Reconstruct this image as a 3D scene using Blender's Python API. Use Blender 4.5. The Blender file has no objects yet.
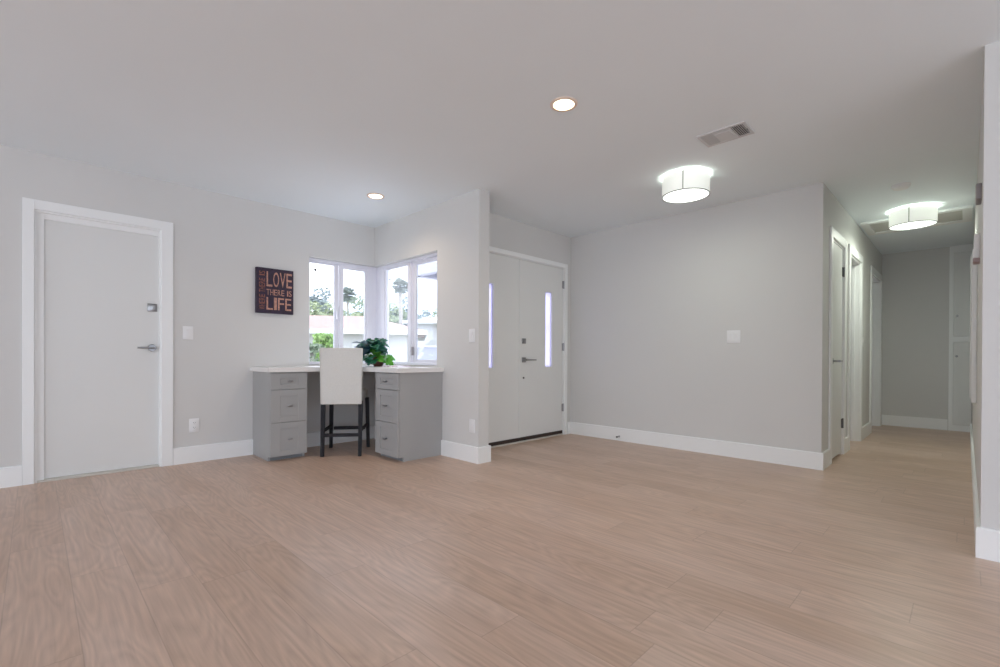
import bpy, bmesh, math, random
from mathutils import Vector, Matrix, Euler
R = math.radians
PI = math.pi
random.seed(7)
sc = bpy.context.scene
COL = sc.collection

# ------------------------------------------------------------------ camera
H = 2.44
cam = bpy.data.cameras.new('camera')
cam.sensor_width = 36.0
cam.lens = 465.91 / 1000 * 36
cam.shift_x = 0.0
cam.shift_y = (358.98 - 333.5) / 1000
cam.clip_start = 0.02
cam.clip_end = 400
camo = bpy.data.objects.new('camera', cam)
COL.objects.link(camo)
camo.matrix_world = (Matrix.Translation((0, 0, 0.948)) @ Matrix.Rotation(R(45.026), 4, 'Z')
                     @ Matrix.Rotation(R(90 - 0.236), 4, 'X') @ Matrix.Rotation(R(0.251), 4, 'Z'))
sc.camera = camo

# ------------------------------------------------------------------ world, sun, portals, exposure
sc.view_settings.view_transform = 'Standard'
sc.view_settings.look = 'None'
sc.view_settings.gamma = 1
sc.view_settings.use_curve_mapping = False
sc.view_settings.exposure = 1.0
try:
    sc.cycles.max_bounces = 14
    sc.cycles.diffuse_bounces = 8
    sc.cycles.transparent_max_bounces = 16
    sc.cycles.sample_clamp_indirect = 6.0
    sc.cycles.caustics_reflective = False
    sc.cycles.caustics_refractive = False
    sc.cycles.use_denoising = True
except Exception:
    pass
SKY_STRENGTH = 2.6
world = bpy.data.worlds.new('world')
sc.world = world
world.use_nodes = True
wn, wl = world.node_tree.nodes, world.node_tree.links
wn.clear()
wout = wn.new('ShaderNodeOutputWorld')
wbg = wn.new('ShaderNodeBackground')
wtc = wn.new('ShaderNodeTexCoord')
wmap = wn.new('ShaderNodeMapping')
wmap.inputs['Scale'].default_value = (1.0, 1.0, 2.6)
wno = wn.new('ShaderNodeTexNoise')
wno.inputs['Scale'].default_value = 2.6
wno.inputs['Detail'].default_value = 6
wr = wn.new('ShaderNodeValToRGB')
wr.color_ramp.elements[0].position = 0.36
wr.color_ramp.elements[0].color = (0.30, 0.37, 0.50, 1)
wr.color_ramp.elements[1].position = 0.62
wr.color_ramp.elements[1].color = (0.925, 0.953, 0.985, 1)
wl.new(wtc.outputs['Generated'], wmap.inputs['Vector'])
wl.new(wmap.outputs['Vector'], wno.inputs['Vector'])
wl.new(wno.outputs['Fac'], wr.inputs['Fac'])
wl.new(wr.outputs['Color'], wbg.inputs['Color'])
wbg.inputs['Strength'].default_value = SKY_STRENGTH
wl.new(wbg.outputs['Background'], wout.inputs['Surface'])

sun = bpy.data.lights.new('sun', 'SUN')
sun.energy = 0.8
sun.angle = R(0.8)
sun.color = (1.0, 0.95, 0.88)
suno = bpy.data.objects.new('sun', sun)
COL.objects.link(suno)
suno.rotation_euler = Vector((0.55, 0.25, 1.0)).to_track_quat('Z', 'Y').to_euler()


def portal(name, loc, direction, w, h):
    l = bpy.data.lights.new(name, 'AREA')
    l.shape = 'RECTANGLE'
    l.size = w
    l.size_y = h
    l.cycles.is_portal = True
    o = bpy.data.objects.new(name, l)
    COL.objects.link(o)
    o.location = loc
    d = Vector(direction)
    up = Vector((0, 0, 1))
    z = -d.normalized()
    x = up.cross(z).normalized()
    y = z.cross(x)
    o.rotation_euler = Matrix((x, y, z)).transposed().to_euler()


portal('portal', (-5.01, 2.41, 1.43), (1, 0, 0), 0.8, 1.16)
portal('portal', (-4.25, 2.945, 1.43), (0, -1, 0), 1.2, 1.16)
portal('portal', (-0.25, -5.16, 1.17), (0, 1, 0), 8.5, 2.3)
portal('portal', (4.36, -1.2, 1.17), (-1, 0, 0), 7.0, 2.3)
portal('portal', (-3.65, 6.575, 1.325), (1, 0, 0), 1.25, 1.85)
portal('portal', (-3.65, 7.975, 1.325), (1, 0, 0), 1.15, 1.85)


# ------------------------------------------------------------------ materials
def srgb(h):
    h = h.lstrip('#')
    v = [int(h[i:i + 2], 16) / 255 for i in (0, 2, 4)]
    return tuple(((c + 0.055) / 1.055) ** 2.4 if c > 0.04045 else c / 12.92 for c in v) + (1,)


def mat(name, color, rough=0.5, metal=0.0, spec=0.5, var=0.0, scale=8.0, bump=0.0, bscale=200.0,
        emit=None, estr=0.0, stretch=(1, 1, 1)):
    m = bpy.data.materials.new(name)
    m.use_nodes = True
    n, l = m.node_tree.nodes, m.node_tree.links
    b = n['Principled BSDF']
    b.inputs['Base Color'].default_value = color
    b.inputs['Roughness'].default_value = rough
    b.inputs['Metallic'].default_value = metal
    b.inputs['Specular IOR Level'].default_value = spec
    tc = n.new('ShaderNodeTexCoord')
    mp = n.new('ShaderNodeMapping')
    mp.inputs['Scale'].default_value = stretch
    l.new(tc.outputs['Object'], mp.inputs['Vector'])
    no = n.new('ShaderNodeTexNoise')
    no.inputs['Scale'].default_value = scale
    no.inputs['Detail'].default_value = 4
    l.new(mp.outputs['Vector'], no.inputs['Vector'])
    rmp = n.new('ShaderNodeValToRGB')
    c = color
    rmp.color_ramp.elements[0].position = 0.3
    rmp.color_ramp.elements[1].position = 0.7
    rmp.color_ramp.elements[0].color = tuple(x * (1 - var) for x in c[:3]) + (1,)
    rmp.color_ramp.elements[1].color = tuple(min(1, x * (1 + var)) for x in c[:3]) + (1,)
    l.new(no.outputs['Fac'], rmp.inputs['Fac'])
    l.new(rmp.outputs['Color'], b.inputs['Base Color'])
    if bump:
        n2 = n.new('ShaderNodeTexNoise')
        n2.inputs['Scale'].default_value = bscale
        n2.inputs['Detail'].default_value = 3
        l.new(mp.outputs['Vector'], n2.inputs['Vector'])
        bp = n.new('ShaderNodeBump')
        bp.inputs['Strength'].default_value = bump
        bp.inputs['Distance'].default_value = 0.002
        l.new(n2.outputs['Fac'], bp.inputs['Height'])
        l.new(bp.outputs['Normal'], b.inputs['Normal'])
    if emit:
        b.inputs['Emission Color'].default_value = emit
        b.inputs['Emission Strength'].default_value = estr
    return m


M = {}
M['wall'] = mat('wall paint', (0.645, 0.64, 0.625, 1), 0.75, spec=0.25, var=0.012, scale=1.3, bump=0.08, bscale=260)
M['ceiling'] = mat('ceiling paint', (0.835, 0.895, 0.93, 1), 0.9, spec=0.15, var=0.012, scale=1.0, bump=0.1, bscale=200)
M['trim'] = mat('white trim paint', (0.84, 0.85, 0.845, 1), 0.4, spec=0.4, var=0.008, scale=3)
M['door'] = mat('door paint', (0.725, 0.73, 0.715, 1), 0.45, spec=0.4, var=0.01, scale=2)
M['vinyl'] = mat('white vinyl with daylight tint', (0.76, 0.76, 0.825, 1), 0.35, spec=0.5, var=0.005)  # lavender tint puts the bluish bleed of daylight into the frame colour
M['plate'] = mat('white plastic', (0.80, 0.80, 0.80, 1), 0.35, var=0.005)
M['chrome'] = mat('satin chrome', (0.34, 0.34, 0.345, 1), 0.3, metal=1.0, var=0.03, scale=60)
M['dark_metal'] = mat('dark metal', (0.12, 0.12, 0.125, 1), 0.4, metal=0.7, var=0.04)
M['sweep'] = mat('dark bronze sweep', (0.035, 0.022, 0.018, 1), 0.55, var=0.15, scale=30)
M['threshold'] = mat('pale aluminium', (0.58, 0.55, 0.50, 1), 0.6, metal=0.0, var=0.04, scale=30)
M['cab'] = mat('grey cabinet paint', (0.375, 0.375, 0.37, 1), 0.45, spec=0.4, var=0.02, scale=4)
M['cab_in'] = mat('grey toe kick', (0.22, 0.23, 0.24, 1), 0.6, var=0.03, scale=6)
M['counter'] = mat('white quartz', (0.80, 0.785, 0.765, 1), 0.25, var=0.02, scale=40)
M['stool'] = mat('off-white upholstery', (0.70, 0.69, 0.65, 1), 0.95, spec=0.1, var=0.03, scale=90, bump=0.5, bscale=700)
M['espresso'] = mat('espresso wood', (0.008, 0.007, 0.010, 1), 0.5, spec=0.25, var=0.25, scale=20, stretch=(1, 1, .1))
M['board'] = mat('dark sign board', (0.020, 0.009, 0.030, 1), 0.5, var=0.5, scale=30)
M['letters'] = mat('weathered tan lettering', (0.46, 0.245, 0.185, 1), 0.6, var=0.35, scale=70)
M['letters_red'] = mat('weathered rust lettering', (0.24, 0.085, 0.055, 1), 0.6, var=0.4, scale=70)
M['pot'] = mat('brown pot', (0.10, 0.035, 0.025, 1), 0.4, var=0.2, scale=14)
M['soil'] = mat('potting soil', (0.03, 0.02, 0.015, 1), 0.95, var=0.4, scale=80)
M['paper'] = mat('glossy paper', (0.66, 0.56, 0.62, 1), 0.4, var=0.35, scale=22)
M['grey_plastic'] = mat('grey plastic', (0.30, 0.28, 0.29, 1), 0.5, var=0.03)
M['pink_plastic'] = mat('pinkish plastic', (0.42, 0.31, 0.31, 1), 0.5, var=0.03)
M['duct'] = mat('duct shade', (0.05, 0.045, 0.05, 1), 0.8, var=0.1)
M['vent'] = mat('vent enamel', (0.60, 0.60, 0.61, 1), 0.4, var=0.01)
M['hatch'] = mat('hatch board', (0.60, 0.60, 0.56, 1), 0.7, var=0.02)


def leaf_mat(name, c1, c2, scale=9, rough=0.45):
    m = bpy.data.materials.new(name)
    m.use_nodes = True
    n, l = m.node_tree.nodes, m.node_tree.links
    b = n['Principled BSDF']
    b.inputs['Roughness'].default_value = rough
    geo = n.new('ShaderNodeNewGeometry')
    r = n.new('ShaderNodeValToRGB')
    r.color_ramp.elements[0].color = c1
    r.color_ramp.elements[1].color = c2
    l.new(geo.outputs['Random Per Island'], r.inputs['Fac'])
    l.new(r.outputs['Color'], b.inputs['Base Color'])
    tr = n.new('ShaderNodeBsdfTranslucent')
    l.new(r.outputs['Color'], tr.inputs['Color'])
    mx = n.new('ShaderNodeMixShader')
    mx.inputs[0].default_value = 0.25
    l.new(b.outputs[0], mx.inputs[1])
    l.new(tr.outputs[0], mx.inputs[2])
    l.new(mx.outputs[0], n['Material Output'].inputs['Surface'])
    return m


M['leaf'] = leaf_mat('glossy green leaf', (0.010, 0.085, 0.065, 1), (0.05, 0.26, 0.13, 1))
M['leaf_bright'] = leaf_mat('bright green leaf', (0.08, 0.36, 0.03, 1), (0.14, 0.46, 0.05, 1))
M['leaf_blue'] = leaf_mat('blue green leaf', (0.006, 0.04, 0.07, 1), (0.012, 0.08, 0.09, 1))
M['tree_a'] = leaf_mat('hazed tree leaf blue grey', (0.15, 0.19, 0.20, 1), (0.30, 0.35, 0.35, 1), rough=0.7)  # tree leaves paled in colour to imitate distance haze
M['tree_b'] = leaf_mat('hazed tree leaf yellow green', (0.20, 0.25, 0.15, 1), (0.42, 0.47, 0.30, 1), rough=0.7)
M['tree_c'] = leaf_mat('hazed tree leaf green', (0.15, 0.20, 0.14, 1), (0.32, 0.38, 0.27, 1), rough=0.7)
M['palm'] = leaf_mat('palm frond', (0.18, 0.22, 0.20, 1), (0.34, 0.38, 0.34, 1), rough=0.6)
M['hedge'] = leaf_mat('hedge leaf', (0.24, 0.38, 0.12, 1), (0.36, 0.52, 0.20, 1), rough=0.6)
M['bark'] = mat('bark', (0.34, 0.31, 0.29, 1), 0.9, var=0.3, scale=12)


def glass_mat(name, tint=(1, 1, 1, 1), refl=0.05, frost=0.0):
    m = bpy.data.materials.new(name)
    m.use_nodes = True
    n, l = m.node_tree.nodes, m.node_tree.links
    n.clear()
    out = n.new('ShaderNodeOutputMaterial')
    t = n.new('ShaderNodeBsdfTransparent')
    t.inputs['Color'].default_value = tint
    if frost:
        t2 = n.new('ShaderNodeBsdfTranslucent')
        t2.inputs['Color'].default_value = tint
        mxf = n.new('ShaderNodeMixShader')
        mxf.inputs[0].default_value = frost
        l.new(t.outputs[0], mxf.inputs[1])
        l.new(t2.outputs[0], mxf.inputs[2])
        src = mxf
    else:
        src = t
    g = n.new('ShaderNodeBsdfGlossy')
    g.inputs['Roughness'].default_value = 0.02
    mx = n.new('ShaderNodeMixShader')
    lw = n.new('ShaderNodeLayerWeight')
    lw.inputs['Blend'].default_value = 0.1
    mul = n.new('ShaderNodeMath')
    mul.operation = 'MULTIPLY_ADD'
    mul.inputs[1].default_value = 0.5
    mul.inputs[2].default_value = refl
    l.new(lw.outputs['Fresnel'], mul.inputs[0])
    l.new(mul.outputs[0], mx.inputs[0])
    l.new(src.outputs[0], mx.inputs[1])
    l.new(g.outputs[0], mx.inputs[2])
    l.new(mx.outputs[0], out.inputs['Surface'])
    return m


M['glass'] = glass_mat('window glass', (0.97, 0.98, 1.0, 1))
M['frosted'] = glass_mat('frosted door glass', (0.80, 0.77, 0.95, 1), 0.04, frost=0.6)


def shade_mat():
    m = bpy.data.materials.new('drum shade fabric')
    m.use_nodes = True
    n, l = m.node_tree.nodes, m.node_tree.links
    b = n['Principled BSDF']
    b.inputs['Roughness'].default_value = 0.9
    tc = n.new('ShaderNodeTexCoord')
    w = n.new('ShaderNodeTexWave')
    w.bands_direction = 'Z'
    w.inputs['Scale'].default_value = 120
    l.new(tc.outputs['Object'], w.inputs['Vector'])
    r = n.new('ShaderNodeValToRGB')
    r.color_ramp.elements[0].color = (0.84, 0.86, 0.80, 1)
    r.color_ramp.elements[1].color = (0.90, 0.92, 0.87, 1)
    l.new(w.outputs['Fac'], r.inputs['Fac'])
    l.new(r.outputs['Color'], b.inputs['Base Color'])
    b.inputs['Emission Color'].default_value = (0.90, 0.93, 0.85, 1)
    b.inputs['Emission Strength'].default_value = 0.22
    return m


M['shade'] = shade_mat()
M['lamp_diffuser'] = mat('lit diffuser', (0.9, 0.92, 0.9, 1), 0.6, emit=(0.95, 1.0, 0.94, 1), estr=0.8)
M['shade_trim'] = mat('grey shade trim', (0.30, 0.31, 0.30, 1), 0.6)
M['downlight'] = mat('lit downlight lens', (0.9, 0.85, 0.75, 1), 0.6, emit=(1.0, 0.80, 0.55, 1), estr=3.5)
M['downlight_ring'] = mat('warm-lit downlight trim ring', (0.80, 0.66, 0.56, 1), 0.4)  # peach tone puts the lamp's warm halo into the ring colour


def floor_mat():
    m = bpy.data.materials.new('wood plank floor')
    m.use_nodes = True
    n, l = m.node_tree.nodes, m.node_tree.links
    b = n['Principled BSDF']

    def math_(op, a=None, b_=None, c=None):
        x = n.new('ShaderNodeMath')
        x.operation = op
        for i, v in enumerate((a, b_, c)):
            if v is None:
                continue
            if isinstance(v, (int, float)):
                x.inputs[i].default_value = v
            else:
                l.new(v, x.inputs[i])
        return x.outputs[0]

    tc = n.new('ShaderNodeTexCoord')
    sp = n.new('ShaderNodeSeparateXYZ')
    l.new(tc.outputs['Object'], sp.inputs[0])
    X, Y = sp.outputs[0], sp.outputs[1]
    PW, PL = 0.192, 1.25
    row = math_('FLOOR', math_('DIVIDE', math_('ADD', Y, 0.083), PW))
    wn1 = n.new('ShaderNodeTexWhiteNoise')
    wn1.noise_dimensions = '1D'
    l.new(row, wn1.inputs['W'])
    xs = math_('ADD', X, math_('MULTIPLY', wn1.outputs['Value'], PL))
    colm = math_('FLOOR', math_('DIVIDE', xs, PL))
    cid = n.new('ShaderNodeCombineXYZ')
    l.new(row, cid.inputs[0])
    l.new(colm, cid.inputs[1])
    wn2 = n.new('ShaderNodeTexWhiteNoise')
    wn2.noise_dimensions = '3D'
    l.new(cid.outputs[0], wn2.inputs['Vector'])
    rnd = wn2.outputs['Value']
    # seams
    fy = math_('FRACT', math_('DIVIDE', math_('ADD', Y, 0.083), PW))
    fx = math_('FRACT', math_('DIVIDE', xs, PL))
    dy = math_('MULTIPLY', math_('MINIMUM', fy, math_('SUBTRACT', 1.0, fy)), PW)
    dx = math_('MULTIPLY', math_('MINIMUM', fx, math_('SUBTRACT', 1.0, fx)), PL)
    d = math_('MINIMUM', dy, dx)
    seam = n.new('ShaderNodeMapRange')
    seam.inputs['From Min'].default_value = 0.0006
    seam.inputs['From Max'].default_value = 0.0028
    l.new(d, seam.inputs['Value'])
    # grain coordinates, shifted per plank
    gv = n.new('ShaderNodeCombineXYZ')
    l.new(math_('ADD', math_('MULTIPLY', X, 1.0), math_('MULTIPLY', rnd, 37.0)), gv.inputs[0])
    l.new(math_('ADD', math_('MULTIPLY', Y, 1.0), math_('MULTIPLY', rnd, 11.0)), gv.inputs[1])
    mp = n.new('ShaderNodeMapping')
    mp.inputs['Scale'].default_value = (0.9, 5.5, 1)
    l.new(gv.outputs[0], mp.inputs['Vector'])
    n1 = n.new('ShaderNodeTexNoise')
    n1.inputs['Scale'].default_value = 1.0
    n1.inputs['Detail'].default_value = 1
    n1.inputs['Distortion'].default_value = 0.3
    l.new(mp.outputs['Vector'], n1.inputs['Vector'])
    # cathedral rings: contour lines of a stretched noise
    ring = math_('FRACT', math_('MULTIPLY', n1.outputs['Fac'], 16.0))
    ringr = n.new('ShaderNodeValToRGB')
    e = ringr.color_ramp.elements
    e[0].position = 0.0
    e[0].color = (0.0, 0.0, 0.0, 1)
    e[1].position = 1.0
    e[1].color = (0.0, 0.0, 0.0, 1)
    e2 = e.new(0.45)
    e2.color = (1, 1, 1, 1)
    l.new(ring, ringr.inputs['Fac'])
    mp2 = n.new('ShaderNodeMapping')
    mp2.inputs['Scale'].default_value = (3.0, 60, 1)
    l.new(gv.outputs[0], mp2.inputs['Vector'])
    n2 = n.new('ShaderNodeTexNoise')
    n2.inputs['Scale'].default_value = 1.0
    n2.inputs['Detail'].default_value = 5
    l.new(mp2.outputs['Vector'], n2.inputs['Vector'])
    mp3 = n.new('ShaderNodeMapping')
    mp3.inputs['Scale'].default_value = (1.2, 5, 1)
    l.new(gv.outputs[0], mp3.inputs['Vector'])
    n3 = n.new('ShaderNodeTexNoise')
    n3.inputs['Scale'].default_value = 1.0
    n3.inputs['Detail'].default_value = 3
    l.new(mp3.outputs['Vector'], n3.inputs['Vector'])
    base = n.new('ShaderNodeMix')
    base.data_type = 'RGBA'
    base.inputs['A'].default_value = FLOOR_A
    base.inputs['B'].default_value = FLOOR_B
    t = math_('ADD', math_('MULTIPLY_ADD', n3.outputs['Fac'], 1.5, -0.3), math_('MULTIPLY', math_('SUBTRACT', rnd, 0.5), 0.5))
    l.new(t, base.inputs['Factor'])
    g = math_('ADD', math_('MULTIPLY', ringr.outputs['Color'], 0.13),
              math_('MULTIPLY', math_('SUBTRACT', n2.outputs['Fac'], 0.5), 0.55))
    g = math_('ADD', g, 0.935)
    g = math_('MULTIPLY', g, math_('MULTIPLY_ADD', seam.outputs['Result'], 0.20, 0.80))
    vm = n.new('ShaderNodeVectorMath')
    vm.operation = 'SCALE'
    l.new(base.outputs['Result'], vm.inputs[0])
    l.new(g, vm.inputs['Scale'])
    l.new(vm.outputs[0], b.inputs['Base Color'])
    b.inputs['Roughness'].default_value = 0.36
    b.inputs['Specular IOR Level'].default_value = 0.5
    bp = n.new('ShaderNodeBump')
    bp.inputs['Strength'].default_value = 0.25
    bp.inputs['Distance'].default_value = 0.001
    l.new(g, bp.inputs['Height'])
    l.new(bp.outputs['Normal'], b.inputs['Normal'])
    return m


FLOOR_A = (0.49, 0.338, 0.245, 1)
FLOOR_B = (0.60, 0.443, 0.355, 1)
M['floor'] = floor_mat()


# ------------------------------------------------------------------ mesh helpers
class MB:
    """collects shapes and links them as ONE mesh object"""

    def __init__(self):
        self.bm = bmesh.new()

    def _bev(self, verts, bev, seg=2):
        if bev:
            es = {e for v in verts for e in v.link_edges}
            bmesh.ops.bevel(self.bm, geom=list(es), offset=bev, segments=seg, affect='EDGES', profile=0.5)

    def box(self, x0, x1, y0, y1, z0, z1, bev=0.0, seg=2, mtx=None):
        if x0 > x1: x0, x1 = x1, x0
        if y0 > y1: y0, y1 = y1, y0
        if z0 > z1: z0, z1 = z1, z0
        v = [self.bm.verts.new((x, y, z)) for x in (x0, x1) for y in (y0, y1) for z in (z0, z1)]
        for f in ((0, 1, 3, 2), (4, 6, 7, 5), (0, 4, 5, 1), (2, 3, 7, 6), (0, 2, 6, 4), (1, 5, 7, 3)):
            self.bm.faces.new([v[i] for i in f])
        if mtx is not None:
            for q in v: q.co = mtx @ q.co
        self._bev(v, bev, seg)
        return self

    def prism(self, pts, z0, z1):
        a = [self.bm.verts.new((x, y, z0)) for x, y in pts]
        b = [self.bm.verts.new((x, y, z1)) for x, y in pts]
        n = len(pts)
        self.bm.faces.new(a[::-1])
        self.bm.faces.new(b)
        for i in range(n):
            self.bm.faces.new((a[i], a[(i + 1) % n], b[(i + 1) % n], b[i]))
        return self

    def lathe(self, prof, c=(0, 0, 0), axis='Z', seg=32, closed=False):
        """prof: list of (r, h) along the axis"""
        rings = []
        for r, h in prof:
            if r < 1e-6:
                rings.append([self.bm.verts.new(self._ax(0, 0, h, c, axis))])
            else:
                rings.append([self.bm.verts.new(self._ax(r * math.cos(2 * PI * i / seg), r * math.sin(2 * PI * i / seg), h, c, axis)) for i in range(seg)])
        pr = list(zip(rings, rings[1:]))
        if closed: pr.append((rings[-1], rings[0]))
        for a, b in pr:
            for i in range(seg):
                j = (i + 1) % seg
                q = [a[0]] if len(a) == 1 else [a[i], a[j]]
                q += [b[0]] if len(b) == 1 else [b[j], b[i]]
                if len(q) > 2: self.bm.faces.new(q)
        return self

    @staticmethod
    def _ax(x, y, h, c, axis):
        p = {'Z': (x, y, h), 'X': (h, x, y), 'Y': (y, h, x)}[axis]
        return (p[0] + c[0], p[1] + c[1], p[2] + c[2])

    def tube(self, pts, r, seg=10):
        """round bar along points with radius r or list of radii"""
        pts = [Vector(p) for p in pts]
        rs = r if isinstance(r, (list, tuple)) else [r] * len(pts)
        rings = []
        for k, p in enumerate(pts):
            d = (pts[min(k + 1, len(pts) - 1)] - pts[max(k - 1, 0)]).normalized()
            a = d.orthogonal().normalized() if k == 0 else (a - d * a.dot(d)).normalized()
            b = d.cross(a)
            rings.append([self.bm.verts.new(p + (a * math.cos(2 * PI * i / seg) + b * math.sin(2 * PI * i / seg)) * rs[k]) for i in range(seg)])
        for u, v in zip(rings, rings[1:]):
            for i in range(seg):
                self.bm.faces.new((u[i], u[(i + 1) % seg], v[(i + 1) % seg], v[i]))
        self.bm.faces.new(rings[0][::-1])
        self.bm.faces.new(rings[-1])
        return self

    def build(self, name, material, parent=None, smooth=False, loc=None):
        bmesh.ops.recalc_face_normals(self.bm, faces=self.bm.faces)
        me = bpy.data.meshes.new(name)
        self.bm.to_mesh(me)
        self.bm.free()
        me.materials.append(material)
        if smooth:
            for p in me.polygons: p.use_smooth = True
            try:
                me.set_sharp_from_angle(angle=R(35))
            except Exception:
                pass
        o = bpy.data.objects.new(name, me)
        COL.objects.link(o)
        if parent is not None: o.parent = parent
        if loc is not None: o.location = loc
        return o


def empty(name, loc=(0, 0, 0), rz=0.0):
    o = bpy.data.objects.new(name, None)
    o.empty_display_size = 0.05
    COL.objects.link(o)
    o.location = loc
    o.rotation_euler = (0, 0, rz)
    return o


GROUPS = {'tree': 'trees beyond the neighbouring houses', 'palm tree': 'fan palms beyond the neighbouring houses', 'house': 'neighbouring houses',
          'ceiling light': None, 'switch': 'light switches on the walls'}


def tag(o, label, cat, group=None, kind=None):
    group = group or GROUPS.get(cat)
    if label: o['label'] = label
    if cat: o['category'] = cat
    if group: o['group'] = group
    if kind: o['kind'] = kind
    return o


def struct(o):
    o['kind'] = 'structure'
    return o


def copy_tree(o, parent=None):
    c = o.copy()
    COL.objects.link(c)
    c.parent = parent
    for ch in list(o.children):
        copy_tree(ch, c)
    return c


def wall_boxes(mb, axis, a0, a1, u0, u1, z0, z1, holes):
    """wall slab with thickness a0..a1 on `axis`, spanning u0..u1, with holes (u0,u1,z0,z1)"""
    def b(ua, ub, za, zb):
        if ub - ua < 1e-5 or zb - za < 1e-5: return
        if axis == 'X': mb.box(a0, a1, ua, ub, za, zb)
        else: mb.box(ua, ub, a0, a1, za, zb)
    cur = u0
    for (h0, h1, q0, q1) in sorted(holes):
        b(cur, h0, z0, z1)
        b(h0, h1, z0, q0)
        b(h0, h1, q1, z1)
        cur = h1
    b(cur, u1, z0, z1)


# ------------------------------------------------------------------ key planes
XL, YW, XC, XD, YM, XG, YK, XR, YR = -4.856, 2.79, -3.06, -3.49, 4.73, -0.865, 8.60, 0.053, 3.20
T = 0.14
foot = [(-4.996, -5.14), (4.34, -5.14), (4.34, 3.34), (0.193, 3.34), (0.193, 8.74), (-3.63, 8.74), (-3.63, 2.93), (-4.996, 2.93)]
struct(MB().prism(foot, -0.20, 0.0).build('floor', M['floor']))
struct(MB().prism(foot, H, H + 0.25).build('ceiling', M['ceiling']))

DOOR_H = 2.02
WZ0, WZ1 = 0.862, 1.992
W1 = (2.03, YW)            # window 1 opening along Y in the left wall
W2 = (-4.856, -3.67)       # window 2 opening along X in the end wall

mb = MB()
wall_boxes(mb, 'X', XL - T, XL, -5.14, 2.93, 0, H, [(0.0, 0.765, 0, DOOR_H), (2.03, 2.93, WZ0, WZ1)])
struct(mb.build('wall_left', M['wall']))
mb = MB()
wall_boxes(mb, 'Y', YW, YW + 0.125, XL, XC, 0, H, [(XL, -3.67, WZ0, WZ1)])
struct(mb.build('wall_desk', M['wall']))
mb = MB()
wall_boxes(mb, 'X', XD - T, XD, YW + 0.125, YM + 0.12, 0, H, [(3.01, 4.595, 0, 2.045)])
struct(mb.build('wall_entry', M['wall']))
mb = MB()
mb.box(XD, XG - 0.12, YM, YM + 0.12, 0, H)
struct(mb.build('wall_middle', M['wall']))
mb = MB()
A0, A1, B0, B1, C0, C1 = 5.075, 5.655, 5.99, 6.69, 7.56, 8.41
wall_boxes(mb, 'X', XG - 0.12, XG, YM, YK + T, 0, H, [(A0, A1, 0, 2.04), (B0, B1, 0, 2.04), (C0, C1, 0, 2.04)])
struct(mb.build('wall_hall_left', M['wall']))
struct(MB().box(XG, XR + T, YK, YK + T, 0, H).build('wall_hall_end', M['wall']))
struct(MB().box(XR, XR + T, YR, YK, 0, H).build('wall_hall_right', M['wall']))
struct(MB().box(XR + T, 4.34, YR, YR + T, 0, H).build('wall_kitchen', M['wall']))
mb = MB()
wall_boxes(mb, 'Y', -5.14, -5.0, -4.856, 4.34, 0, H, [(-4.5, 4.0, 0.02, 2.32)])
struct(mb.build('wall_back', M['wall']))
mb = MB()
wall_boxes(mb, 'X', 4.2, 4.34, -5.0, YR, 0, H, [(-4.7, 2.3, 0.02, 2.32)])
struct(mb.build('wall_right', M['wall']))
# side rooms behind the hall doors
mb = MB()
wall_boxes(mb, 'X', -3.63, XD, YM + 0.12, 8.74, 0, H, [(5.95, 7.2, 0.4, 2.25), (7.4, 8.55, 0.4, 2.25)])
struct(mb.build('wall_bedroom_left', M['wall']))
struct(MB().box(XD, XG - 0.12, YK, YK + T, 0, H).build('wall_bedroom_end', M['wall']))
struct(MB().box(XD, XG - 0.12, 7.25, 7.35, 0, H).build('wall_bedroom_partition', M['wall']))
struct(MB().box(XD, XG - 0.12, 5.80, 5.90, 0, H).build('wall_closet', M['wall']))

# ------------------------------------------------------------------ baseboards
BH, BT = 0.146, 0.016


def base_prof(mb, ax, face, sgn, u0, u1, h=BH, t=BT):
    """baseboard on plane `face` of axis ax, growing in direction sgn, from u0 to u1 with eased top"""
    a, b = face, face + sgn * t
    pts = [(a, 0), (b, 0), (b, h - 0.006), (b - sgn * 0.005, h), (a, h)]
    vs = []
    for u in (u0, u1):
        vs.append([mb.bm.verts.new((p, u, z) if ax == 'X' else (u, p, z)) for p, z in pts])
    n = len(pts)
    mb.bm.faces.new(vs[0]); mb.bm.faces.new(vs[1][::-1])
    for i in range(n):
        mb.bm.faces.new((vs[0][i], vs[0][(i + 1) % n], vs[1][(i + 1) % n], vs[1][i]))


def baseboard(name, runs):
    mb = MB()
    for r in runs: base_prof(mb, *r)
    return struct(mb.build(name, M['trim']))


baseboard('baseboard_left', [('X', XL, 1, -5.0, -0.064), ('X', XL, 1, 0.849, 1.486)])
baseboard('baseboard_knee', [('X', XL, 1, 1.825, YW), ('Y', YW, -1, XL + BT, -3.97)])
baseboard('baseboard_column', [('Y', YW, -1, -3.577, XC), ('X', XC, 1, YW - BT, YW + 0.125), ('Y', YW + 0.125, 1, XD, XC + BT)])
baseboard('baseboard_entry', [('X', XD, 1, 4.66, YM - BT)])
baseboard('baseboard_middle', [('Y', YM, -1, XD, XG), ('X', XG, 1, YM - BT, 4.985)])
baseboard('baseboard_hall_left', [('X', XG, 1, 5.745, 5.895), ('X', XG, 1, 6.785, 7.455), ('X', XG, 1, 8.505, YK - BT)])
baseboard('baseboard_hall_end', [('Y', YK, -1, XG, -0.172)])
baseboard('baseboard_hall_right', [('X', XR, -1, YR - BT, 8.30), ('Y', YR, -1, XR, 4.2)])
baseboard('baseboard_back', [('Y', -5.0, 1, XL + BT, -4.5), ('Y', -5.0, 1, 4.0, 4.2 - BT)])
baseboard('baseboard_right', [('X', 4.2, -1, 2.35, YR - BT)])


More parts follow.
